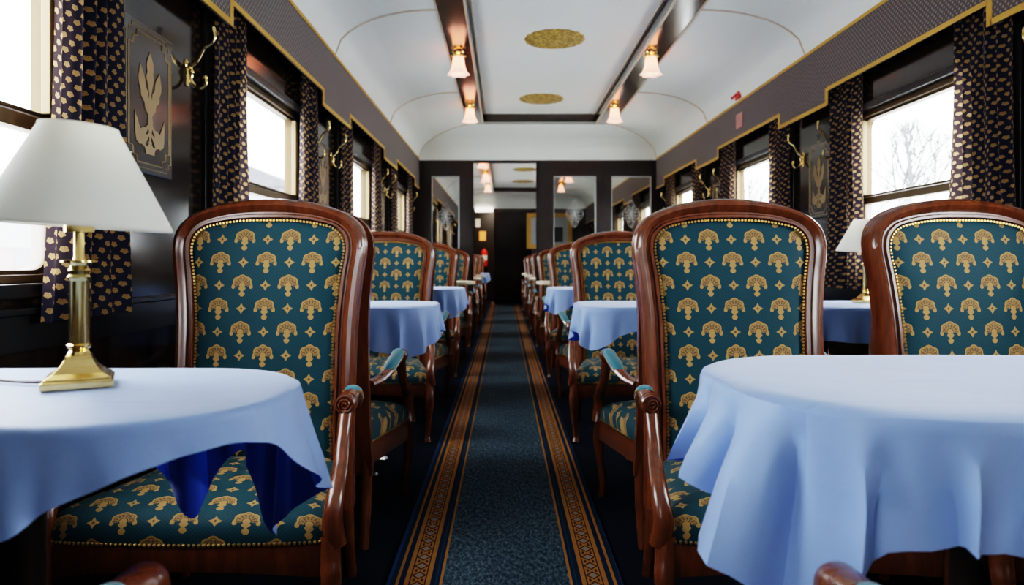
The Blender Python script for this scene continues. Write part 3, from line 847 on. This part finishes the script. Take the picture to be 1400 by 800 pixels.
tag(cl.build('tablecloth', M['cloth'], recalc=False), 'large blue tablecloth hanging in deep folds on the near right table', 'tablecloth', 'blue tablecloths')
# following bays
lt2 = (-.36, .36, -.24, .24, .16); rt2 = (-.71, .71, -.25, .25, .16)
ml = cloth_mesh(*lt2, [(-.2, -.24, .16), (.1, -.24, .17), (.26, -.22, .22), (.35, -.13, .16), (.36, 0, .12), (.34, .15, .16), (.1, .24, .17), (-.2, .24, .18), (-.36, 0, .1)], fold=.012, nf=19, seed=8, flare=.12)
mr = cloth_mesh(*rt2, [(.5, -.25, .16), (0, -.25, .13), (-.42, -.25, .08), (-.54, -.25, .11), (-.66, -.19, .20), (-.70, -.1, .13), (-.71, 0, .11), (-.69, .16, .2), (-.4, .25, .16), (.4, .25, .16), (.71, 0, .1)], fold=.012, nf=31, seed=9, flare=.12)
pl = ml.build('tablecloth', M['cloth'], recalc=False); pr_ = mr.build('tablecloth', M['cloth'], recalc=False)
usedl = usedr = False
tl = table(*[a + b for a, b in zip(lt2[:2], (-.66, -.66))], lt2[2] + 3.02, lt2[3] + 3.02, .16, 'x'); tr = table(rt2[0] + 1.03, rt2[1] + 1.03, rt2[2] + 3.02, rt2[3] + 3.02, .16, 'x', legs=[-.35, .35])
for k in range(1, 7):
    y = 3.02 + P * (k - 1); 
    bl = k in (3, 4, 5); br = k >= 3
    for sd, tt, cc, x, bare in (('left', tl, pl, -.66, bl), ('right', tr, pr_, 1.03, br)):
        lb = f'{"bare cream-topped" if bare else "cloth-covered"} table, {ORD[k]} along the {sd} side from the front'
        if k == 1: tt['label'] = lb; t_ = tt
        else:
            t_ = dup(tt, (x, y, 0), 0, lb)
        if bare:
            for ch in t_.children:
                if ch.name.startswith('tabletop'):
                    ch.data = ch.data.copy(); ch.data.materials[0] = M['cream']
        else:
            lb = f'blue tablecloth on the {ORD[k]} {sd}-hand table, corner hanging toward the aisle'
            if k == 1: cc.location = (x, y, 0); tag(cc, lb, 'tablecloth', 'blue tablecloths')
            else: dup(cc, (x, y, 0), 0, lb)

# ------------------------------------------------------------------ table lamp
def lamp(loc, rz, label):
    r = empty('table_lamp', loc, rz, label, 'table lamp', 'brass table lamps with cream shades')
    m = MB()
    def sq(w, z): return [(-w, -w, z), (w, -w, z), (w, w, z), (-w, w, z)]
    rings = [(.043, 0), (.043, .009), (.040, .0105), (.0395, .013), (.030, .019), (.022, .028), (.017, .037), (.0155, .042)]
    vs = []
    for w, z in rings: vs += sq(w, z)
    fs = [(4 * k + i, 4 * k + (i + 1) % 4, 4 * k + 4 + (i + 1) % 4, 4 * k + 4 + i) for k in range(len(rings) - 1) for i in range(4)] + [(3, 2, 1, 0), tuple(4 * (len(rings) - 1) + i for i in range(4))]
    m.add(vs, fs).build('base', M['brass'], r, smooth=False, bevel=.001)
    m = MB().lathe([(.013, .040), (.015, .043), (.0135, .046), (.0105, .049), (.0155, .053), (.0155, .056), (.012, .058), (.012, .145), (.0135, .147), (.0145, .151), (.012, .154), (.0135, .160), (.012, .163), (.010, .167), (.012, .170), (.023, .1715), (.023, .174), (.008, .1755), (.0065, .178), (.0065, .213), (.013, .214)], n=28,
                   mod=lambda a, k: 1 + (.05 * math.cos(8 * a) if k in (6, 7) else 0))
    m.build('column', M['brass'], r)
    MB().lathe([(.010, .213), (.019, .2135), (.019, .226), (.010, .2265)], n=24).build('bulb_holder', M['brass'], r)
    MB().ball((0, 0, .255), .018, 12, 8, 1.5).build('bulb', M['white'], r)
    n = 48; vs = []; rr = [(.1195, .2215), (.1192, .2245), (.085, .292), (.050, .359), (.049, .362)]
    tl_ = lambda x, y, z: (x, y, z - .06 * (x * .883 - y * .469) * (1 if rz else 0))
    q = MB().lathe(rr, n=n, cap=False); q.v = [tl_(*p) for p in q.v]; q.build('lamp_shade', M['shade'], r, solid=.0015)
    m = MB()
    m.tube([(.1185 * math.cos(a), .1185 * math.sin(a), .2220) for a in [2 * PI * i / 48 for i in range(49)]], .0014, 5)
    m.tube([(.0488 * math.cos(a), .0488 * math.sin(a), .3615) for a in [2 * PI * i / 48 for i in range(49)]], .0012, 5)
    for k in range(3):
        a = 2 * PI * k / 3; m.tube([(0, 0, .30), (.0655 * math.cos(a), .0600 * math.sin(a), .335)], .001, 5)
    m.tube([(0, 0, .226), (0, 0, .30)], .002, 5)
    m.v = [tl_(*p) for p in m.v]
    m.build('shade_wire', M['shade'], r)
    return r
L1 = lamp((-.597, .975, ZT + .006), math.radians(28), 'brass column table lamp with a cream cone shade on the near left table')
dup(L1, (1.585, 3.05, ZT + .006), 0, 'table lamp on the second right-hand table, its cream shade showing between two chairs')
o = MB().tube(cr([(-.635, .985, ZT + .0085), (-.67, .98, ZT + .0085), (-.72, .995, ZT + .0085), (-.80, 1.03, ZT + .0085), (-.93, 1.05, ZT + .0085), (-.985, 1.06, ZT + .0085)], 6), .0022, 6).build('lamp_cord', M['cord'])
tag(o, 'thin brown flex lying on the near left tablecloth between lamp and window', 'cord')

# ------------------------------------------------------------------ ceiling fixtures
def fixture(loc, label):
    r = empty('ceiling_lamp', loc, 0, label, 'ceiling lamp', 'bell-shaped glass lamps under the ceiling beams')
    MB().lathe([(.03, 0), (.045, -.003), (.04, -.012), (.02, -.02), (.016, -.03), (.001, -.031)], n=20).build('ceiling_rose', M['brass'], r)
    m = MB()
    for k in range(6):
        a = 2 * PI * k / 6; m.ball((.042 * math.cos(a), .042 * math.sin(a), -.03), .014, 10, 6)
    m.tube([(.036 * math.cos(a), .036 * math.sin(a), -.03) for a in [2 * PI * i / 24 for i in range(25)]], .006, 6)
    m.build('beaded_collar', M['brass'], r)
    pf = [(.022, -.028), (.034, -.04), (.040, -.06), (.043, -.09), (.049, -.125), (.058, -.15), (.070, -.168)]
    MB().lathe(pf, n=48, cap=False, mod=lambda a, k: 1 + .17 * max(0, k - 3) / 3 * math.cos(6 * a)).build('glass_bell', M['bell'], r, solid=.002)
    MB().ball((0, 0, -.09), .02, 10, 6, 1.4).build('bulb', M['bulb'], r)
    return r
FX = None
spots = [(x, y, sd) for y in (1.45, 3.25, 5.03, 6.70) for x, sd in ((-.335, 'left'), (1.06, 'right'))]
far = [(x, y, sd) for y in (9.9, 11.6, 13.2) for x, sd in ((-.32, 'left'), (1.07, 'right'))]
vis = [s for s in spots if s[1] > 4] + far
for i, (x, y, sd) in enumerate(vis):
    row = {5.03: 'nearer', 6.70: 'farther', 9.9: 'nearest far-room', 11.6: 'middle far-room', 13.2: 'last far-room'}[y]
    lb = f'{row} pink glass bell lamp under the {sd} ceiling beam'
    if FX is None: FX = fixture((x, y, BZ - .004), lb)
    else: dup(FX, (x, y, BZ - .004), 0, lb)
rs = None
for y, nm in ((5.0, 'nearer'), (6.81, 'farther'), (10.0, 'nearer far-room'), (11.9, 'middle far-room'), (13.6, 'last far-room')):
    lb = f'{nm} round gilt filigree rosette on the ceiling panel'
    if rs is None:
        rs = MB().lathe([(.215, 0), (.214, -.006), (.20, -.010), (.17, -.006), (.14, -.012), (.08, -.008), (.05, -.016), (.001, -.018)], n=64, mod=lambda a, k: 1 + (.02 * math.cos(16 * a) if k < 3 else 0)).build('ceiling_rosette', M['rosette'])
        rs.location = (.36, y, 2.52); tag(rs, lb, 'ceiling rosette', 'gilt ceiling rosettes')
    else: dup(rs, (.36, y, 2.52), None, lb)

# ------------------------------------------------------------------ alarm, notices, extinguisher, picture
r = empty('emergency_handle', (VR, 5.36, 2.2), 0, 'small red emergency brake handle above the right pelmet', 'emergency brake')
MB().box(-.02, .0, -.05, .05, -.03, .03).build('housing', M['red'], r, bevel=.006)
MB().tube(cr([(-.02, -.03, .0), (-.05, -.03, -.01), (-.055, 0, -.03), (-.05, .03, -.01), (-.02, .03, 0)], 4), .006, 8).build('pull_handle', M['red'], r)
m = MB(); m.tube([(-.01, .06, .0), (-.01, .06, .07)], .006, 6); m.build('pin', M['pale_brass'], r)
o = MB().box(VR - .006, VR - .001, 5.28, 5.42, 1.95, 2.06).build('notice', M['pink'], smooth=False); tag(o, 'small pink notice fixed to the right pelmet below the red handle', 'sign')
r = empty('fire_extinguisher', (-.50, 16.915, .84), 0, 'red fire extinguisher hanging on the wall at the far end of the carriage', 'fire extinguisher')
MB().lathe([(.03, 0), (.075, .005), (.08, .03), (.08, .34), (.06, .39), (.025, .41), (.025, .44)], n=20).build('cylinder', M['red'], r)
MB().lathe([(.0805, .15), (.0812, .16), (.0812, .26), (.0805, .27)], n=20, cap=False).build('label_band', M['white'], r)
MB().box(-.03, .03, .06, .088, .1, .4).build('bracket', M['black'], r, smooth=False)
m = MB(); m.box(-.02, .02, -.02, .02, .43, .47); m.tube([(0, 0, .46), (.08, 0, .49)], .008, 6); m.tube(cr([(0, 0, .45), (-.08, 0, .42), (-.095, 0, .3), (-.09, 0, .15)], 4), .01, 6); m.build('valve', M['black'], r)
o = MB().box(-.62, -.46, 16.985, 17.003, 1.47, 1.70).build('notice', M['orange'], smooth=False); tag(o, 'square orange notice on the far end wall above the extinguisher', 'sign')
o = MB().box(-.72, -.60, 16.96, 17.003, 1.80, 2.0).build('notice', M['white'], smooth=False); tag(o, 'small white notice at the far end left of the orange one', 'sign')
o = MB().box(-.66, -.26, 15.47, 15.545, 2.06, 2.15).build('lit_sign', M['lit'], smooth=False, bevel=.01); tag(o, 'long white lit sign above the far end passage', 'sign')
r = empty('framed_picture', (1.0, YE - .001, 1.64), 0, 'picture in a broad gold frame on the far end wall', 'picture')
oa = [(.51, .41)]; 
m = MB()
for (x0, x1, z0, z1) in ((-.51, -.41, -.4, .4), (.41, .51, -.4, .4), (-.41, .41, .3, .4), (-.41, .41, -.4, -.3)): m.box(x0, x1, -.045, 0, z0, z1)
m.build('frame', M['goldtrim'], r, smooth=False, bevel=.012)
MB().box(-.41, .41, -.02, 0, -.3, .3).build('mount', M['mirror'], r, smooth=False)
MB().box(-.30, .30, -.024, -.02, -.25, .08).build('image', M['dark'], r, smooth=False)

# ------------------------------------------------------------------ outside
struct('ground', MB().box(-60, 60, -40, 70, -1.4, -1.3), M['ground'], smooth=False)
def building(loc, w, d, h, label, wall, name='building'):
    r = empty(name, loc, 0, label, 'building')
    MB().box(-w / 2, w / 2, -d / 2, d / 2, 0, h).build('wall', wall, r, smooth=False)
    vs = [(-w / 2 - .3, -d / 2 - .3, h), (w / 2 + .3, -d / 2 - .3, h), (w / 2 + .3, d / 2 + .3, h), (-w / 2 - .3, d / 2 + .3, h), (0, -d / 2 - .3, h + 1.4), (0, d / 2 + .3, h + 1.4)]
    MB().add(vs, [(0, 1, 4), (2, 3, 5), (1, 2, 5, 4), (3, 0, 4, 5), (0, 3, 2, 1)]).build('roof', M['roof'], r, smooth=False)
    for k in range(int(d / 3)):
        MB().box(w / 2, w / 2 + .03, -d / 2 + 1 + 3 * k, -d / 2 + 2.2 + 3 * k, 1.2, 2.6).build('window', M['roof'], r, smooth=False)
building((-14.5, 42, -1.3), 6, 8, 6.4, 'pale building seen hazily through the second left window', M['render'])
building((-14, 16, -1.3), 4, 18, 2.6, 'low pink building outside the near left window', M['pinkwall'])
r = empty('signal_pole', (5.2, 10.1, -1.3), 0, 'thin rusty orange pole outside the right window', 'pole')
MB().tube([(0, 0, 0), (0, .0, 7.5)], .055, 10).build('pole', M['rust'], r)
MB().tube([(0, 0, 5.2), (1.5, .3, 5.1)], .04, 8).build('bracket', M['rust'], r)
for i, (x, y) in enumerate(((9, 16), (11, 22), (8.5, 26))):
    r = empty('bare_tree', (x, y, -1.3), 0, ['pale bare tree just behind the pole outside the right window', 'bare tree farther off outside the right window', 'bare tree farthest away outside the right windows'][i], 'tree')
    m = MB(); rn = random.Random(i)
    def br(p, d, L, rad, dep):
        q = p + d * L; m.tube([p, q], [rad, rad * .7], 5)
        if dep:
            for _ in range(3):
                nd = (d + Vector((rn.uniform(-.7, .7), rn.uniform(-.7, .7), rn.uniform(-.1, .5)))).normalized(); br(q, nd, L * .72, rad * .62, dep - 1)
    br(Vector((0, 0, 0)), Vector((0, 0, 1)), 1.9, .11, 5); m.build('branches', M['bark'], r)

# ------------------------------------------------------------------ light
sc = bpy.context.scene
w = bpy.data.worlds.new('World'); sc.world = w; w.use_nodes = True; nt = w.node_tree; nt.nodes.clear()
bg = nt.nodes.new('ShaderNodeBackground'); wo = nt.nodes.new('ShaderNodeOutputWorld')
bg.inputs[0].default_value = (.97, .985, 1.0, 1); bg.inputs[1].default_value = 9.0
nt.links.new(bg.outputs[0], wo.inputs[0])
for side in ('left', 'right'):
    for k, c in enumerate(WC):
        l = bpy.data.lights.new('window_portal', 'AREA'); l.shape = 'RECTANGLE'; l.size = WZ1 - WZ0; l.size_y = 2 * WH; l.cycles.is_portal = True
        o = bpy.data.objects.new('window_portal', l); COL.objects.link(o)
        if side == 'left': o.location = (XL - .12, c, (WZ0 + WZ1) / 2); o.rotation_euler = (0, -PI / 2, 0)
        else: o.location = (XR + .12, c, (WZ0 + WZ1) / 2); o.rotation_euler = (0, PI / 2, 0)

for nm, loc, e, sz in (('passage_light', (-.2, 16.1, 2.25), 14, .5),):
    l = bpy.data.lights.new(nm, 'AREA'); l.energy = e; l.size = sz; l.color = (1, .82, .62); o = bpy.data.objects.new(nm, l); COL.objects.link(o); o.location = loc

# ------------------------------------------------------------------ camera
cd = bpy.data.cameras.new('camera'); cam = bpy.data.objects.new('camera', cd); COL.objects.link(cam); sc.camera = cam
cam.location = (0, 0, H); cam.rotation_euler = (PI / 2, 0, 0)
cd.sensor_width = 36; cd.lens = F / 1400 * 36; cd.clip_start = .02
cd.shift_x = (700 - 690) / 1400; cd.shift_y = -(400 - 361) / 1400
cd.dof.use_dof = True; cd.dof.focus_distance = 1.7; cd.dof.aperture_fstop = 4.0
sc.view_settings.view_transform = 'Filmic'; sc.view_settings.look = 'High Contrast'; sc.view_settings.exposure = 1.22
sc.cycles.use_denoising = True; sc.cycles.max_bounces = 7; sc.cycles.diffuse_bounces = 5; sc.cycles.glossy_bounces = 3; sc.cycles.transparent_max_bounces = 16
sc.cycles.sample_clamp_indirect = 8; sc.cycles.caustics_reflective = False; sc.cycles.caustics_refractive = False
